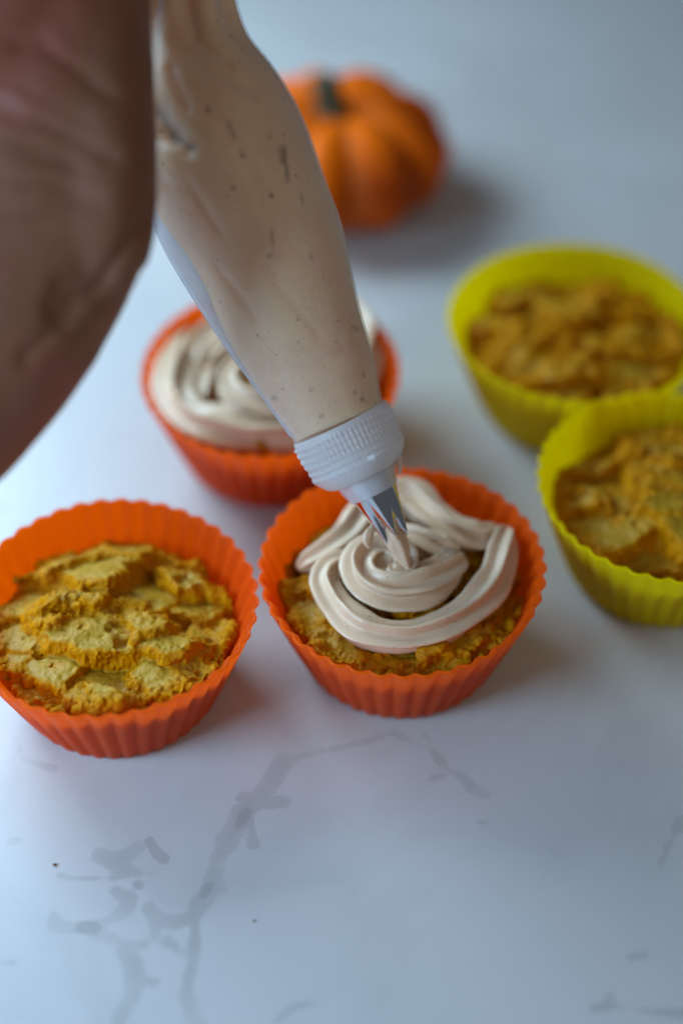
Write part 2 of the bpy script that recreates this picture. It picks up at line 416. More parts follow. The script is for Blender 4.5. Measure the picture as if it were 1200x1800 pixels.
# ------------------------------------------------------------------ batter
def batter(key, label, seed, z0, mound, res, plate_n, plate_amp, crumb, tilt=(0, -.22), off=(0, 0), edge=.0, front=0.0, stretch=1.5, pits=.25):
    cx, cy = CUPS[key]; rs = np.random.RandomState(seed)
    n = int(6.7 / res); g = np.linspace(-3.35, 3.35, n); X, Y = np.meshgrid(g, g)
    sd = seed * 3.17
    wx = X + .42 * fbm(X * 1.1 + sd, Y * 1.1, 1.5, 4) + .025 * fbm(X * 6 + sd, Y * 6, 4.5, 2)
    wy = Y + .42 * fbm(X * 1.1 + sd, Y * 1.1, 7.5, 4) + .025 * fbm(X * 6 + sd, Y * 6, 9.5, 2)
    pts = rs.uniform(-3.2, 3.2, (plate_n, 2)); wt = rs.uniform(-.25, .25, plate_n)
    tl = np.stack([tilt[0] + rs.uniform(-.2, .2, plate_n), tilt[1] + rs.uniform(-.22, .15, plate_n)], 1)
    ho = rs.uniform(-1, 1, plate_n) * plate_amp
    D = np.stack([np.hypot(wx - p[0], (wy - p[1]) * stretch) - w_ for p, w_ in zip(pts, wt)], 0)
    idx = np.argsort(D, axis=0)[:2]; d1 = np.take_along_axis(D, idx[:1], 0)[0]; d2 = np.take_along_axis(D, idx[1:2], 0)[0]
    i1 = idx[0]; e = d2 - d1
    hp = ho[i1] + tl[i1, 0] * (wx - pts[i1, 0]) + tl[i1, 1] * (wy - pts[i1, 1])
    i2 = idx[1]; hp2 = ho[i2] + tl[i2, 0] * (wx - pts[i2, 0]) + tl[i2, 1] * (wy - pts[i2, 1])
    k = .5 * np.clip(1 - e / .16, 0, 1) ** 1.3; hp = hp * (1 - k) + hp2 * k
    flat = np.clip(e / .35, 0, 1) * (1 - np.clip(crumb, 0, 1) * .0)
    lump = 1 - np.abs(fbm(X * 2.1 + sd, Y * 2.1, 2.2, 4)) * 2
    fine = 1 - np.abs(vnoise(X * 7 + sd, Y * 7, 3.3)) * 2; fine2 = fbm(X * 14, Y * 14 + sd, 8.1, 3)
    cm = np.clip(fbm(X * .8 + sd * 2, Y * .8, 5.5, 3) * 1.6 + crumb, 0, 1)
    Rr = np.hypot(X, Y); cm = np.maximum(cm, np.clip((Rr - 2.35) / .5, 0, 1)) 
    flat = flat * (1 - cm)
    Hh = z0 + mound * (1 - np.clip(np.hypot(X - off[0], Y - off[1]) / 3.1, 0, 1) ** 2.2) + front * np.clip(-Y / 3, -1, 1)
    Hh = Hh + hp * .9 + cm * (.20 * lump + .03 * fine) + (1 - cm) * (.02 * fbm(X * 5, Y * 5 + sd, 1, 3) + .035 * (1 - flat) * fine + .012 * fine2)
    pit = np.clip(fbm(X * 1.5 + sd, Y * 1.9, 6.6, 3) * 2.2 - .55, 0, 1); Hh = Hh - pits * pit * (.35 + .65 * cm)
    ang = np.arctan2(Y, X)
    redge = 2.93 + edge + .16 * fbm(np.cos(ang) * 2.2 + sd, np.sin(ang) * 2.2, 1.1, 4) + .08 * fbm(X * 4, Y * 4 + sd, 2, 2)
    drop = np.clip((Rr - redge) / .22, 0, 1); drop = drop * drop * (3 - 2 * drop)
    Hh = Hh - drop * 1.1; Hh = np.clip(Hh, .5, HC + .5)
    # horizontal push so that steps lean and overhang a little
    gy, gx = np.gradient(Hh, g, g)
    sh = .05
    Xo = X - sh * np.clip(gx, -3, 3) * -1 * 0 + .02 * fbm(X * 9, Y * 9, 5 + Hh * 3, 2)
    Yo = Y - .07 * np.clip(Hh - z0, -.4, .6) * np.clip(np.abs(gy), 0, 2.0)
    rin = RB + (RC - .03 - RB) * (np.clip(Hh, 0, HC) / HC) ** .92 - .15
    Ro = np.hypot(Xo, Yo); s = np.minimum(1, rin / np.maximum(Ro, 1e-6)); Xo = Xo * s; Yo = Yo * s
    keep = Rr <= 3.3
    ids = -np.ones(X.shape, int); ids[keep] = np.arange(keep.sum()); nk = int(keep.sum())
    top = np.stack([Xo[keep], Yo[keep], Hh[keep]], 1); bot = top.copy(); bot[:, 2] = .25; bot[:, :2] *= .62
    a = ids[:-1, :-1]; b = ids[:-1, 1:]; c = ids[1:, 1:]; d = ids[1:, :-1]
    ok = (a >= 0) & (b >= 0) & (c >= 0) & (d >= 0)
    Q = np.stack([a[ok], b[ok], c[ok], d[ok]], 1)
    from collections import Counter
    E = np.concatenate([Q[:, [0, 1]], Q[:, [1, 2]], Q[:, [2, 3]], Q[:, [3, 0]]]); key_ = E.min(1) * nk + E.max(1)
    u, inv, cnt = np.unique(key_, return_inverse=True, return_counts=True); Eb = E[cnt[inv] == 1]
    side = np.stack([Eb[:, 1], Eb[:, 0], Eb[:, 0] + nk, Eb[:, 1] + nk], 1)
    tmp_ = mesh_obj('batter_source', np.vstack([top, bot]), np.concatenate([Q, Q[:, ::-1] + nk, side]), None)
    md_ = tmp_.modifiers.new('r', 'REMESH'); md_.mode = 'VOXEL'; md_.voxel_size = max(res, .028) * CM * 1.05; md_.use_smooth_shade = True
    sm_ = tmp_.modifiers.new('s', 'SMOOTH'); sm_.factor = .5; sm_.iterations = 2
    me = bpy.data.meshes.new_from_object(tmp_.evaluated_get(bpy.context.evaluated_depsgraph_get())); bpy.data.objects.remove(tmp_)
    nv_ = len(me.vertices); co = np.empty(nv_ * 3, np.float32); me.vertices.foreach_get('co', co); co = co.reshape(-1, 3).astype(float) / CM
    nr = np.empty(nv_ * 3, np.float32); me.vertices.foreach_get('normal', nr); nr = nr.reshape(-1, 3).astype(float)
    gi = np.clip(((co[:, 0] + 3.35) / 6.7 * (n - 1)).round().astype(int), 0, n - 1); gj = np.clip(((co[:, 1] + 3.35) / 6.7 * (n - 1)).round().astype(int), 0, n - 1)
    fl_ = flat[gj, gi]; cm_ = cm[gj, gi]; steep = np.clip((.92 - nr[:, 2]) / .5, 0, 1)
    rough = np.clip(.15 + steep + cm_, 0, 1.2) - .15 * fl_ * (1 - steep)
    x, y, z = co.T
    dsp = rough * (.17 * fbm(x * 1.9 + sd, y * 1.9, z * 1.9, 3) + .055 * vnoise(x * 4.5 + sd, y * 4.5, z * 4.5) + .030 * (1 - 2 * np.abs(vnoise(x * 8 + sd, y * 8, z * 8))) - .01 + .012 * vnoise(x * 15, y * 15 + sd, z * 15)) + .008 * vnoise(x * 14, y * 14 + sd, z * 14)
    co = co + nr * dsp[:, None]
    rin = RB + (RC - .03 - RB) * (np.clip(co[:, 2], 0, HC) / HC) ** .92 - .13
    ro_ = np.hypot(co[:, 0], co[:, 1]); s_ = np.minimum(1, rin / np.maximum(ro_, 1e-6)); co[:, 0] *= s_; co[:, 1] *= s_
    co[:, :2] *= {'B': 1.035, 'F': 1.05}.get(key, 1); co[:, 2] -= .1
    me.vertices.foreach_set('co', (co * CM).astype(np.float32).ravel()); me.materials.clear(); me.materials.append(M_BATTER)
    at = me.attributes.new('plate', 'FLOAT', 'POINT'); at.data.foreach_set('value', np.clip(fl_ * 1.2 * (1 - steep), 0, 1).astype(np.float32)); me.update()
    o = bpy.data.objects.new('pumpkin_batter', me); COL.objects.link(o); o.location = Vector((cx, cy, .1)) * CM
    tag(o, label, 'batter', 'pumpkin batter in the silicone cups'); return o
batter('L', 'mustard yellow batter smeared in ledges inside the unfrosted orange cup at lower left', 21, 1.92, .86, .024, 34, .30, -.02, tilt=(.03, -.30), off=(-.1, -.1), front=.03, stretch=1.45, pits=.8)
batter('C', 'crumbly orange yellow batter under the frosting being piped beneath the nozzle', 34, 2.05, .42, .028, 60, .26, .6, front=.06, pits=.75, edge=.06)
batter('B', 'orange batter mostly hidden by frosting in the orange cup behind the piping bag', 47, 2.2, .4, .05, 40, .14, .5)
batter('F', 'rough orange brown batter inside the farther yellow cup', 52, 2.15, .45, .036, 64, .34, .45, front=.1, pits=.9)
batter('G', 'rough golden batter with dark hollows inside the nearer yellow cup', 63, 2.1, .6, .033, 44, .40, .2, front=.1, pits=1.0)

# ------------------------------------------------------------------ frosting ribbons
def ribbon(ctrl, twist=.5, ridges=6, ph=0.0, seed=1, step=.035, nu=84, depthf=.32, flatten=.92):
    """ctrl rows: px, py, z, radius ; returns verts, faces of one closed star-section ribbon"""
    P = np.array([[*UZ(px, py, z), r] for px, py, z, r in ctrl]); C = catmull(P, step)
    p = C[:, :3]; r = np.maximum(C[:, 3], .012)
    t = np.gradient(p, axis=0); t /= np.linalg.norm(t, axis=1)[:, None] + 1e-9
    s = np.concatenate([[0], np.cumsum(np.linalg.norm(np.diff(p, axis=0), axis=1))])
    up = np.array([0, 0, 1.0]); side = np.cross(t, up)
    prev = None
    for i in range(len(side)):
        nrm = np.linalg.norm(side[i])
        if nrm < .25 and prev is not None: side[i] = prev
        else: side[i] /= nrm + 1e-9
        if prev is not None and side[i] @ prev < 0 and nrm < .5: side[i] = -side[i]
        prev = side[i]
    nrmv = np.cross(side, t); nrmv /= np.linalg.norm(nrmv, axis=1)[:, None] + 1e-9
    th = np.linspace(0, 2 * np.pi, nu, endpoint=False)
    TH, SS = np.meshgrid(th, s); a = ridges * (TH + twist * SS + ph) + 1.1 * vnoise(SS * .8, SS * 0 + seed, 2.2)
    cr = (np.cos(a) * .5 + .5)
    prof = 1 - depthf * 1.5 + depthf * 1.5 * (.35 * cr + .65 * cr ** 2.2) + .03 * vnoise(SS * 1.2, TH * 1.5, seed + .5) + .014 * vnoise(SS * 5, TH * 4, seed + 3.5) + .010 * vnoise(SS * 14, TH * 9, seed + 7.5)
    rr = r[:, None] * prof * (1 + .10 * vnoise(SS * 1.3, SS * 0, seed + 9.1))
    V = p[:, None, :] + rr[..., None] * (np.cos(TH)[..., None] * side[:, None, :] + flatten * np.sin(TH)[..., None] * nrmv[:, None, :])
    n = len(s); V = V.reshape(-1, 3); F = grid_faces(nu, n)
    F.append(tuple(range(nu))[::-1]); F.append(tuple((n - 1) * nu + i for i in range(nu)))
    return V, F
def join(parts):
    Vs, Fs, o = [], [], 0
    for V, F in parts:
        Vs.append(V); Fs += [tuple(i + o for i in f) for f in F]; o += len(V)
    return np.vstack(Vs), Fs

c = []
# back ribbon, from lower left round the back to the upper right corner
c.append(ribbon([(524, 1000, 2.55, .10), (540, 988, 2.6, .30), (575, 968, 2.65, .40), (612, 938, 2.75, .44), (640, 900, 2.8, .46), (675, 872, 2.85, .50), (722, 872, 2.85, .55), (758, 905, 2.8, .52), (800, 934, 2.8, .46), (842, 944, 2.8, .40), (868, 936, 2.75, .30), (884, 930, 2.75, .08)], .16, 5, .2, 1))
# front ribbon: upper right, round the front, up the left side and in
c.append(ribbon([(893, 926, 2.8, .06), (886, 942, 2.8, .34), (880, 975, 2.8, .45), (868, 1018, 2.75, .47), (838, 1060, 2.75, .46), (795, 1094, 2.75, .45), (745, 1114, 2.75, .46), (690, 1120, 2.75, .47), (636, 1106, 2.75, .48), (594, 1070, 2.75, .46), (570, 1030, 2.8, .43), (578, 1000, 2.85, .38), (604, 985, 2.85, .3), (630, 980, 2.8, .2)], .12, 5, .3, 2))
# inner coil, winding in and up to the nozzle
c.append(ribbon([(812, 972, 3.0, .05), (800, 984, 3.0, .40), (772, 1012, 3.0, .54), (732, 1034, 3.0, .58), (688, 1042, 3.05, .58), (648, 1028, 3.1, .56), (632, 998, 3.15, .52), (648, 970, 3.2, .48), (682, 962, 3.25, .42), (712, 978, 3.3, .38), (712, 1000, 3.35, .34), (694, 1004, 3.4, .26), (690, 994, 3.42, .12)], .30, 6, .1, 3, depthf=.38))
c.append(ribbon([(636, 1004, 2.8, .25), (662, 1004, 2.95, .45), (700, 1000, 3.0, .52), (722, 1000, 3.0, .3)], .3, 5, .1, 9))
c.append(ribbon([(680, 930, 2.9, .25), (730, 946, 3.05, .40), (774, 962, 3.15, .38), (798, 962, 3.15, .26), (808, 961, 3.15, .04)], .3, 5, .6, 4))
V, F = join(c); cC = (CUPS['C'][0], CUPS['C'][1], 2.4)
fo = mesh_obj('frosting_swirl', V, F, M_FROST, loc=cC)
tag(fo, 'pale beige cinnamon frosting swirl still being piped under the metal nozzle', 'frosting', 'frosting swirls')
c = []
c.append(ribbon([(330, 560, 2.6, .1), (312, 630, 2.75, .50), (306, 690, 2.75, .64), (335, 735, 2.75, .62), (390, 752, 2.75, .62), (455, 758, 2.75, .62), (530, 752, 2.75, .6), (600, 715, 2.75, .58), (632, 660, 2.75, .55), (636, 595, 2.8, .58), (602, 548, 2.9, .6), (530, 530, 2.9, .6), (455, 542, 2.85, .6), (392, 575, 2.8, .60), (345, 615, 2.8, .5), (340, 640, 2.8, .2)], .2, 5, .3, 5, nu=60, step=.06))
c.append(ribbon([(372, 628, 3.1, .2), (420, 592, 3.2, .5), (480, 580, 3.25, .55), (545, 600, 3.25, .55), (570, 645, 3.25, .55), (545, 690, 3.25, .55), (490, 712, 3.25, .55), (435, 705, 3.3, .48), (405, 680, 3.35, .42), (415, 648, 3.4, .42), (455, 636, 3.5, .42), (486, 652, 3.6, .38), (478, 674, 3.7, .34), (456, 672, 3.85, .25), (454, 662, 4.0, .12)], .3, 5, .1, 6, nu=60, step=.06))
c.append(ribbon([(350, 720, 2.55, .2), (352, 690, 2.6, .42), (362, 655, 2.65, .42), (385, 630, 2.7, .3)], .3, 5, .1, 12, nu=48, step=.06))
V, F = join(c); fo = mesh_obj('frosting_swirl', V, F, M_FROST, loc=(CUPS['B'][0], CUPS['B'][1], 2.4))
tag(fo, 'finished beige frosting swirl on the orange cup behind the piping bag, out of focus', 'frosting', 'frosting swirls')

# ------------------------------------------------------------------ piping bag
TIP = UZ(712, 985, 3.6); D0 = depth(TIP)
def bd(py): return D0 - .14 * (985 - py) / 75.0
BAG = [((520, 778), (673, 714)), ((470, 708), (654, 622)), ((405, 620), (630, 530)), ((345, 530), (606, 420)), ((292, 440), (581, 345)),
       ((258, 360), (552, 262)), ((240, 270), (518, 182)), ((240, 180), (476, 116)), ((252, 90), (432, 62)), ((262, 10), (408, 0)),
       ((272, -60), (396, -70)), ((262, -140), (410, -150)), ((225, -250), (455, -260)), ((190, -380), (500, -380))]
st = np.array([[*a, *b] for a, b in BAG], float); st = catmull(st, 7.0)
WRINK = [([(278, 200), (300, 228), (330, 262)], .15, 17), ([(268, 240), (300, 240)], .12, 20), ([(272, 305), (300, 330), (328, 334)], .07, 7), ([(335, 320), (365, 375), (385, 405)], .05, 8),
         ([(430, 590), (520, 612), (600, 606)], .035, 7), ([(490, 655), (560, 640), (625, 602)], .045, 6), ([(385, 470), (450, 560)], .04, 9), ([(300, 60), (380, 130), (450, 160)], .06, 14),
         ([(330, 0), (345, 70), (400, 110)], .09, 12), ([(300, 120), (330, 190)], .06, 10), ([(470, 470), (520, 540), (560, 590)], .03, 8), ([(345, 150), (420, 260), (470, 350)], .03, 14), ([(560, 690), (640, 655)], .03, 7)]
SMEAR_FOLD_SHADE = [([(496, 262), (499, 284)], 5.5), ([(500, 284), (508, 318)], 3), ([(399, 218), (412, 240)], 3.5), ([(283, 195), (300, 225), (312, 245)], 9), ([(300, 240), (340, 262)], 4), ([(620, 578), (628, 579)], 3.5),  # dark smears in the cream, plus painted shade of the fold by the hand
         ([(478, 700), (484, 702)], 4), ([(425, 268), (428, 276)], 3), ([(365, 190), (368, 196)], 3.5), ([(530, 340), (533, 352)], 3), ([(470, 450), (490, 448)], 2.6), ([(545, 445), (548, 455)], 3), ([(636, 700), (641, 702)], 3.5),
         ([(478, 405), (480, 430)], 2.5), ([(410, 330), (413, 332)], 3), ([(560, 730), (566, 730)], 3), ([(620, 688), (624, 690)], 3)]
def px_of(V):
    rel = V - CAM; dp = rel @ FW; return 600 + FPX * (rel @ RT) / dp, 900 - FPX * (rel @ UP) / dp, dp
def line_dist(qx, qy, pts):
    d = np.full(qx.shape, 1e3)
    for a, b in zip(pts[:-1], pts[1:]): d = np.minimum(d, seg_dist(qx, qy, np.array(a, float), np.array(b, float)))
    return d
def bag_rings(grow, fin=0.0, nu=190, wr=1.0):
    rows = []; th = np.linspace(0, 2 * np.pi, nu, endpoint=False)
    for k, (lx, ly, rx, ry) in enumerate(st):
        my = (ly + ry) / 2; d = bd(my); a = U(lx, ly, bd(ly)); b = U(rx, ry, bd(ry)); ctr = (a + b) / 2
        sx = (b - a) / 2; hw = np.linalg.norm(sx); sx = sx / hw; dep = FW - sx * (FW @ sx); dep /= np.linalg.norm(dep)
        v = k / len(st); grip = math.exp(-((my + 60) / 130.0) ** 2)
        rr = 1 + wr * (grip * .14 * np.cos(7 * th + 2 * v) + .012 * vnoise(np.cos(th) * 2 + 9, np.sin(th) * 2, v * 14) + .02 * vnoise(np.cos(th) * 1 + 4, np.sin(th) * 1, v * 5))
        ex = np.zeros(nu)
        if fin: ex = fin * np.clip(1 - np.abs(th - np.pi) / .16, 0, 1) * math.exp(-((my - 470) / 130.0) ** 2)
        rows.append(ctr + ((hw + grow) * rr + ex)[:, None] * np.cos(th)[:, None] * sx + ((hw * .86 + grow) * rr)[:, None] * np.sin(th)[:, None] * dep)
    V = np.vstack(rows); qx, qy, dp = px_of(V); frontside = np.tile(np.sin(th) < .1, len(st))
    for pts, amp, wd in WRINK: V = V + FW * (amp * np.exp(-(line_dist(qx, qy, pts) / wd) ** 2) * frontside)[:, None]
    return V, grid_faces(nu, len(st)), nu
base = TIP.copy()
bag = thing('piping_bag', 'clear piping bag filled with beige cream, held over the centre cup by the hand', 'piping bag', base)
# cream stops short of the film along the left seam
st_keep = st.copy()
V, F, nu = bag_rings(0); 
stc = st.copy()
for k in range(len(st)):
    my = (st[k, 1] + st[k, 3]) / 2; g = 26 * math.exp(-((my - 430) / 105.0) ** 2)
    stc[k, 0] += g; stc[k, 1] -= g * .3
st = stc; V, F, nu = bag_rings(-.03); n = len(st)
F.append(tuple(range(nu))[::-1]); F.append(tuple((n - 1) * nu + i for i in range(nu)))
cf = mesh_obj('cream_filling', V, F, M_CREAM, bag, base)
qx, qy, dp = px_of(V); qx = qx + 3.5 * vnoise(V[:, 0] * 7, V[:, 1] * 7, V[:, 2] * 7); qy = qy + 3.5 * vnoise(V[:, 0] * 7 + 9, V[:, 1] * 7, V[:, 2] * 7); sm_a = np.zeros(len(V))
for pts, wd in SMEAR_FOLD_SHADE: sm_a = np.maximum(sm_a, np.exp(-(line_dist(qx, qy, pts) / wd) ** 2))
aa = cf.data.attributes.new('smear_fold_shade', 'FLOAT', 'POINT'); aa.data.foreach_set('value', sm_a.astype(np.float32))
st = st_keep; V, F, nu = bag_rings(.02); mesh_obj('bag_film', V, F, M_FILM, bag, base)
# folded seam: a thin fin of doubled film along the left side
rows = []
for k, (lx, ly, rx, ry) in enumerate(st):
    if ly > 770 or ly < 120: continue
    g = 28 * math.exp(-((ly - 450) / 140.0) ** 2) + 4
    a = U(lx - 3, ly + 1, bd(ly)); b = U(lx + g, ly - .35 * g, bd(ly) - .12)
    rows += [a, b, b + FW * .05, a + FW * .02]
V = np.array(rows); n = len(V) // 4; F = []
for k in range(n - 1):
    for i in range(4): F.append((4 * k + i, 4 * k + (i + 1) % 4, 4 * k + 4 + (i + 1) % 4, 4 * k + 4 + i))
mesh_obj('side_seam', V, F, M_SEAM, bag, base)

# axis of coupler and nozzle
T0 = U(597, 743, bd(743)); E0 = U(702, 955, bd(955)); AX = E0 - T0; ALEN = np.linalg.norm(AX); AX /= ALEN
SX = np.cross(AX, FW); SX /= np.linalg.norm(SX); SX = -SX if SX[0] < 0 else SX
SD = np.cross(AX, SX); SD = SD if SD @ FW < 0 else -SD          # towards the camera
def lathe(prof, nu, mod=None, zmod=None):
    th = np.linspace(0, 2 * np.pi, nu, endpoint=False); rows = []
    for t, r in prof:
        rr = r + (mod(t, th) if mod else 0); tt = t + (zmod(t, th) if zmod else 0) + 0 * th
        rows.append(T0 + tt[:, None] * AX + rr[:, None] * (np.cos(th)[:, None] * SX + np.sin(th)[:, None] * SD) if hasattr(rr, '__len__') else
                    T0 + tt[:, None] * AX + r * (np.cos(th)[:, None] * SX + np.sin(th)[:, None] * SD))
    return np.vstack(rows), grid_faces(nu, len(prof))
# ring nut
outer = [(-.02, 1.20), (.03, 1.235), (.10, 1.235)]
for t in np.linspace(.14, 1.05, 60): outer.append((t, 1.225 - .05 * (t - .14)))
outer += [(1.12, 1.15), (1.22, 1.08), (1.32, 1.0), (1.37, .93), (1.385, .86)]
inner = [(1.33, .84), (1.25, .95), (1.1, 1.05), (.5, 1.12), (.0, 1.13), (-.02, 1.14)]
def nut_mod(t, th):
    k = 1.0 if .12 < t < 1.06 else 0.0
    band = .5 + .5 * math.cos(2 * math.pi * (t - .14) / .17)
    rib = (np.cos(64 * th) * .5 + .5) ** 2
    low = 1 if t > .12 and t < .62 else .25
    return k * (.034 * band + .030 * rib * low) + 0 * th
def nut_mod2(t, th): return nut_mod(t, th) if t > .1 else 0 * th
V, F = lathe(outer + inner, 384, lambda t, th: nut_mod(t, th) * 1.0); nu = 384; n = len(outer + inner)
no = len(outer)
for j in range(no, n):                      # inner wall plain
    pass
for i in range(nu): F.append(((n - 1) * nu + i, (n - 1) * nu + (i + 1) % nu, (i + 1) % nu, i))
mesh_obj('coupler_ring', V, F, M_PLASTIC, bag, base)
V, F = lathe([(.9, .98), (1.2, .86), (1.36, .80), (1.5, .745), (1.85, .635), (1.88, .62), (1.86, .60), (1.5, .70), (1.2, .8), (.9, .92)], 96)
mesh_obj('coupler_base', V, F, M_PLASTIC2, bag, base)
# grip tab standing proud at the right of the ring
rows = []
for t in (1.0, 1.25, 1.55, 1.74):
    for (aa, rr) in ((-.28, 1.10), (-.28, 1.02), (.10, 1.02), (.10, 1.10)):
        r2 = rr - .34 * max(0, t - 1.0) - (.05 if t > 1.6 else 0); rows.append(T0 + t * AX + r2 * (math.cos(aa) * SX + math.sin(aa) * SD))
F = [tuple(4 * j + i for i in q) for j in range(0)]
for j in range(3):
    for i in range(4): F.append((4 * j + i, 4 * j + (i + 1) % 4, 4 * j + 4 + (i + 1) % 4, 4 * j + 4 + i))
F += [(3, 2, 1, 0), (12, 13, 14, 15)]
mesh_obj('coupler_tab', np.array(rows), F, M_PLASTIC, bag, base, smooth=False)
# star nozzle: six pleats that end in pointed teeth
NT = 6; PHN = R(90)
def star(th): return (np.cos(NT * (th - PHN)) * .5 + .5)
def nz_mod(t, th):
    k = np.clip((t - 1.75) / 1.2, 0, 1) ** .8; s = star(th)
    return k * (.11 * (s ** .7) - .065)
def nz_z(t, th):
    k = max(0, (t - 2.62) / .5); s = np.abs(((th - PHN) * NT / (2 * np.pi) + .5) % 1 - .5) * 2     # 0 on a ridge, 1 in a pleat
    return -k * .36 * s
prof_o = [(1.1, .78), (1.5, .69), (1.8, .595), (2.0, .545), (2.2, .50), (2.4, .455), (2.6, .415), (2.75, .38), (2.9, .34), (3.0, .31), (3.12, .265)]
prof_i = [(t, r - .035) for t, r in reversed(prof_o)]
V, F = lathe(prof_o + prof_i, 240, nz_mod, nz_z)
mesh_obj('star_nozzle', V, F, M_METAL, bag, base)
# cream leaving the nozzle
def path_ribbon(pts, **kw):
    q = []
    for px, py, r, dd in pts:
        p = U(px, py, bd(py) + dd); q.append((p, r))
    P = np.array([[*p, r] for p, r in q]); C = catmull(P, .04); p = C[:, :3]; r = np.maximum(C[:, 3], .005)
    t = np.gradient(p, axis=0); t /= np.linalg.norm(t, axis=1)[:, None]
    side = np.cross(t, FW); side /= np.linalg.norm(side, axis=1)[:, None]; nn = np.cross(side, t)
    nu = 60; th = np.linspace(0, 2 * np.pi, nu, endpoint=False); s = np.arange(len(p)) * .04
    TH, SS = np.meshgrid(th, s)
    rid = kw.get('ridges', 6); dp = kw.get('dp', .25)
    prof = 1 - dp + dp * (np.cos(rid * TH + kw.get('ph', 0)) * .5 + .5) + .12 * vnoise(SS * 5, TH * 1.5, kw.get('seed', 3) + .5) * kw.get('rough', 1)
    V = p[:, None, :] + (r[:, None] * prof)[..., None] * (np.cos(TH)[..., None] * side[:, None, :] + np.sin(TH)[..., None] * nn[:, None, :])
    n = len(s); F = grid_faces(nu, n); F.append(tuple(range(nu))[::-1]); F.append(tuple((n - 1) * nu + i for i in range(nu)))
    return V.reshape(-1, 3), F
parts = [path_ribbon([(668, 885, .30, 0), (680, 910, .30, 0), (688, 930, .285, 0), (695, 948, .27, 0), (703, 967, .235, -.03), (712, 987, .14, -.06), (720, 1006, .012, -.1)], ridges=5, dp=.14, ph=.6, seed=3, rough=1.1),
         path_ribbon([(654, 922, .03, -.15), (648, 936, .12, -.2), (644, 948, .14, -.22), (648, 960, .07, -.22), (650, 966, .01, -.2)], ridges=3, dp=.2, seed=8, rough=2.0)]
V, F = join(parts); mesh_obj('squeezed_cream', V, F, M_FROST, bag, base)

# ------------------------------------------------------------------ pumpkin
def pumpkin():
    cx, cy = -.12, 46.25; RP, HP = 3.78, 2.1
    root = thing('pumpkin', 'small ribbed orange pumpkin with a green stem standing behind the piping bag', 'pumpkin', (cx, cy, 0))
    nu, nv = 220, 90; th = np.linspace(0, 2 * np.pi, nu, endpoint=False); rows = []; gr = []
    NL = 11; warp = .12 * np.sin(2 * th + .6) + .1 * np.sin(3 * th)
    lob = np.abs(np.cos(NL / 2 * (th + warp))); lob = np.sqrt(lob * lob + .015)
    for j in range(nv):
        ph = -math.pi / 2 + math.pi * j / (nv - 1)
        cp = math.cos(ph); sp = math.sin(ph)
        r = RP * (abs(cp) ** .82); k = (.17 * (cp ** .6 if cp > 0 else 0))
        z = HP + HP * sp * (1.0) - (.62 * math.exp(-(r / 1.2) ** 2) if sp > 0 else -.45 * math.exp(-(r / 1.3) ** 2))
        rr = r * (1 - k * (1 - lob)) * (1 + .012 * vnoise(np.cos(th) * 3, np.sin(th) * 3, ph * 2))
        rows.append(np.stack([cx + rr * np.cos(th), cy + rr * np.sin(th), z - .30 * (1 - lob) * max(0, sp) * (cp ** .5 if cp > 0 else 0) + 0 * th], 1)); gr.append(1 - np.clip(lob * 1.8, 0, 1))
    V = np.vstack(rows); V[:, 2] = np.maximum(V[:, 2], 0.004)
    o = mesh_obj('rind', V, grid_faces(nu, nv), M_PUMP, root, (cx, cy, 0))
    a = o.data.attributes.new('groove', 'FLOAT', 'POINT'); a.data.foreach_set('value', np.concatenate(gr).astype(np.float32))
    nu = 50; th = np.linspace(0, 2 * np.pi, nu, endpoint=False); rows = []
    pts = catmull([(cx - .2, cy, 3.2, 1.0), (cx - .22, cy - .02, 3.5, .72), (cx - .26, cy, 3.85, .50), (cx - .32, cy + .05, 4.3, .42), (cx - .40, cy + .1, 4.55, .42), (cx - .46, cy + .12, 4.7, .44)], .08)
    for i, (x, y, z, r) in enumerate(pts):
        rr = r * (1 + .16 * np.cos(5 * th + i * .03)); rows.append(np.stack([x + rr * np.cos(th), y + rr * np.sin(th), z + .1 * np.cos(th) * (i > len(pts) - 3) + 0 * th], 1))
    F = grid_faces(nu, len(pts)); F.append(tuple((len(pts) - 1) * nu + i for i in range(nu)))
    mesh_obj('stem', np.vstack(rows), F, M_STEM, root, (cx, cy, 0))
pumpkin()

# ------------------------------------------------------------------ hand and forearm
def tube(pts, nu=28, step=.25):
    """rows: x,y,z, half width (across view), half thickness (along view) -> closed tube"""
    C = catmull(np.array(pts, float), step); p = C[:, :3]
    t = np.gradient(p, axis=0); t /= np.linalg.norm(t, axis=1)[:, None]
    side = np.cross(t, FW); bad = np.linalg.norm(side, axis=1) < .2; side[bad] = np.cross(t[bad], UP)
    side /= np.linalg.norm(side, axis=1)[:, None]
    for i in range(1, len(side)):
        if side[i] @ side[i - 1] < 0: side[i] *= -1
    nn = np.cross(side, t); th = np.linspace(0, 2 * np.pi, nu, endpoint=False)
    V = p[:, None, :] + C[:, 3][:, None, None] * np.cos(th)[None, :, None] * side[:, None, :] + C[:, 4][:, None, None] * np.sin(th)[None, :, None] * nn[:, None, :]
    n = len(p); V = V.reshape(-1, 3)
    V = np.vstack([V, p[0] - t[0] * C[0, 3] * .6, p[-1] + t[-1] * C[-1, 3] * .6])
    F = grid_faces(nu, n); a = n * nu
    for i in range(nu): F.append((a, (i + 1) % nu, i)); F.append((a + 1, (n - 1) * nu + i, (n - 1) * nu + (i + 1) % nu))
    return V, F
def H(px, py, d, w_, t_): return (*U(px, py, d), w_, t_)
DH = 33.6
hand = []
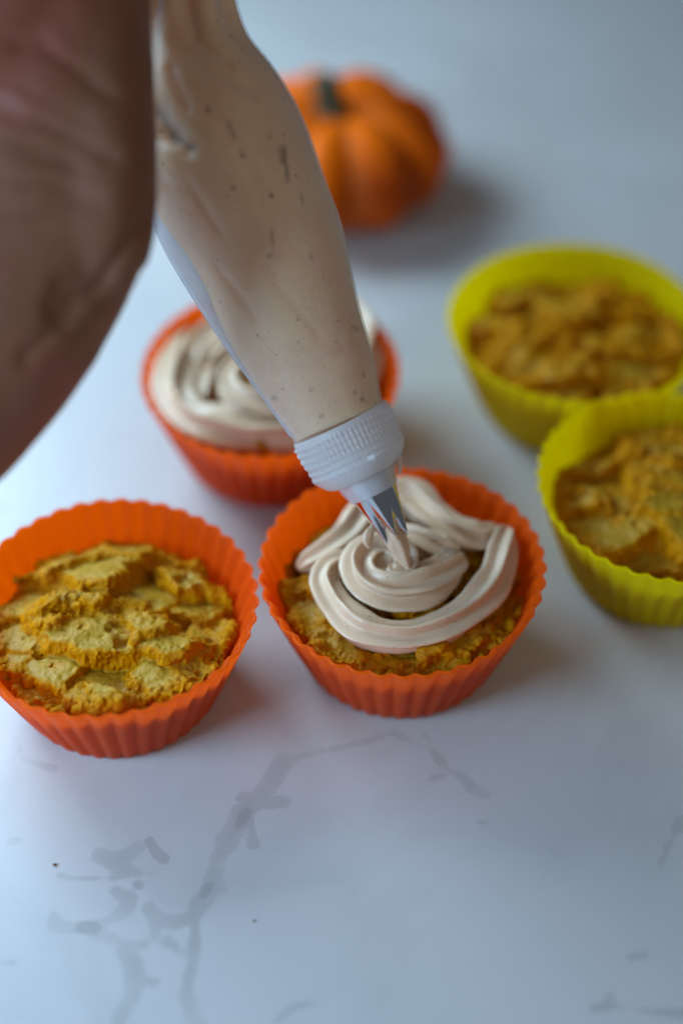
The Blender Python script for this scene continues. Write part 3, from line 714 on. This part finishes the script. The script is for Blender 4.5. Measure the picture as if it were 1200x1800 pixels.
# forearm, wrist and heel of the palm
hand.append(tube([H(-2900, 330, DH - 12, 4.6, 4.4), H(-2300, 420, DH - 9.4, 4.5, 4.2), H(-1700, 520, DH - 6.8, 4.2, 3.9), H(-1150, 620, DH - 4.2, 3.7, 3.3), H(-750, 680, DH - 2.4, 3.3, 2.8), H(-430, 715, DH - 1.0, 3.0, 2.4), H(-190, 690, DH - .1, 2.85, 2.05), H(-5, 470, DH + .1, 2.78, 2.0), H(60, 280, DH + .1, 2.48, 2.0), H(72, 140, DH + .1, 2.38, 1.9), H(66, 0, DH + .2, 2.45, 1.7), H(70, -150, DH + .4, 2.5, 1.5), H(80, -290, DH + .6, 2.4, 1.3), H(95, -380, DH + .8, 2.0, 1.05)], 40))
# hypothenar pad that makes the right edge, and thenar pad
hand.append(tube([H(120, 520, DH - .2, .9, .8), H(165, 420, DH - .3, 1.22, 1.2), H(168, 300, DH - .4, 1.30, 1.3), H(165, 180, DH - .3, 1.30, 1.3), H(160, 60, DH - .1, 1.22, 1.2), H(150, -60, DH, 1.1, 1.0)], 28))
hand.append(tube([H(0, 260, DH - .6, .9, .9), H(-30, 120, DH - .9, 1.3, 1.2), H(20, -40, DH - 1.0, 1.3, 1.1), H(90, -170, DH - 1.0, 1.05, .95)], 24))
def finger(pts, r0, r1):
    k = len(pts); return tube([H(px, py, d, r0 + (r1 - r0) * i / (k - 1), (r0 + (r1 - r0) * i / (k - 1)) * .95) for i, (px, py, d) in enumerate(pts)], 20, .15)
BDP = bd(-150)
# four fingers curl round the far side of the bag, thumb across the near side
hand.append(finger([(120, -90, DH + 1.2), (190, -95, BDP + 1.1), (290, -90, BDP + 2.0), (400, -80, BDP + 1.6), (450, -75, BDP + .6)], .82, .62))
hand.append(finger([(110, -200, DH + 1.2), (190, -215, BDP + 1.5), (310, -215, BDP + 2.3), (430, -205, BDP + 1.6), (475, -198, BDP + .3)], .86, .66))
hand.append(finger([(110, -310, DH + 1.2), (190, -335, BDP + 1.6), (320, -340, BDP + 2.5), (450, -325, BDP + 1.6), (500, -318, BDP + .2)], .88, .68))
hand.append(finger([(110, -400, DH + 1.0), (190, -450, BDP + 1.5), (330, -460, BDP + 2.5), (450, -440, BDP + 1.6), (495, -432, BDP + .5)], .85, .66))
hand.append(finger([(60, -100, DH - 1.2), (130, -230, BDP - 2.0), (230, -300, BDP - 2.5), (330, -330, BDP - 2.6), (390, -345, BDP - 2.4)], 1.1, .82))
V, F = join(hand)
pb = UZ(0, 860, 0)
tmp = mesh_obj('skin_source', V, F, M_SKIN, loc=(0, 0, 0))
md = tmp.modifiers.new('r', 'REMESH'); md.mode = 'VOXEL'; md.voxel_size = .0013; md.use_smooth_shade = True
sm = tmp.modifiers.new('s', 'SMOOTH'); sm.factor = .5; sm.iterations = 10
dg = bpy.context.evaluated_depsgraph_get(); me = bpy.data.meshes.new_from_object(tmp.evaluated_get(dg))
nv = len(me.vertices); co = np.empty(nv * 3, np.float32); me.vertices.foreach_get('co', co); co = co.reshape(-1, 3).astype(float) / CM
nr = np.empty(nv * 3, np.float32); me.vertices.foreach_get('normal', nr); nr = nr.reshape(-1, 3)
# skin folds: shallow grooves along lines given on the near side
CREASE = [([(-60, 170), (40, 205), (120, 235), (190, 275)], .06, .22), ([(-60, 215), (50, 255), (130, 290)], .04, .2), ([(125, 560), (165, 500), (215, 440), (250, 380)], .09, .16),
          ([(40, 640), (95, 575), (140, 480)], .05, .2), ([(-60, 130), (60, 160), (150, 215)], .03, .1), ([(-40, 300), (60, 320), (120, 350)], .03, .12), ([(170, 620), (205, 560), (235, 480)], .04, .12), ([(-40, 60), (60, 70), (150, 120), (200, 150)], .05, .14), ([(0, 400), (80, 380), (160, 350)], .05, .18)]
rel = co - CAM; dpt = rel @ FW; qx = 600 + FPX * (rel @ RT) / dpt; qy = 900 - FPX * (rel @ UP) / dpt
wn = fbm(co[:, 0] * .9, co[:, 1] * .9, co[:, 2] * .9, 3); qx = qx + 45 * wn; qy = qy + 45 * fbm(co[:, 0] * .9 + 30, co[:, 1] * .9, co[:, 2] * .9, 3)
for pts, dp, wd in CREASE:
    dist = np.full(nv, 1e3)
    for a, b in zip(pts[:-1], pts[1:]): dist = np.minimum(dist, seg_dist(qx, qy, np.array(a, float), np.array(b, float)))
    g = np.exp(-(dist / (wd * 84)) ** 2) * (dpt < DH + .3); co -= nr * (1.6 * dp * g)[:, None]
co += nr * (.05 * fbm(co[:, 0] * .7, co[:, 1] * .7, co[:, 2] * .7, 2))[:, None]
co += nr * (.02 * fbm(co[:, 0] * 1.5, co[:, 1] * 1.5, co[:, 2] * 1.5, 3))[:, None]
pl = U(-290, 850, DH)
me.vertices.foreach_set('co', (((co - pl) * CM).astype(np.float32)).ravel()); me.update()
bpy.data.objects.remove(tmp)
person = thing('person', 'bare hand and forearm reaching in from the left, squeezing the piping bag', 'person', pl)
bo = bpy.data.objects.new('body', me); COL.objects.link(bo); bo.parent = person

# ------------------------------------------------------------------ crumbs on the table
def crumb(px, py, r, seed, label):
    p = UZ(px, py, 0); bm = bmesh.new(); bmesh.ops.create_icosphere(bm, subdivisions=3, radius=1)
    v = np.array([q.co[:] for q in bm.verts]); bm.verts.ensure_lookup_table(); f = [tuple(q.index for q in g.verts) for g in bm.faces]; bm.free()
    v = v * (1 + .35 * vnoise(v[:, 0] * 2 + seed, v[:, 1] * 2, v[:, 2] * 2 + 5))[:, None] * np.array([r * 1.2, r, r * .6]); v[:, 2] -= v[:, 2].min() - .002
    o = mesh_obj('crumb', v + p, f, M_CRUMB, loc=p); tag(o, label, 'crumb', 'crumbs on the tabletop')
crumb(97, 1521, .036, 1, 'larger dark crumb on bare marble left of the grey veins')
crumb(447, 1619, .024, 2, 'tiny dark speck on the marble right of the veined patch')

# ------------------------------------------------------------------ render settings
S.render.engine = 'CYCLES'
S.cycles.max_bounces = 10; S.cycles.transparent_max_bounces = 16; S.cycles.transmission_bounces = 8
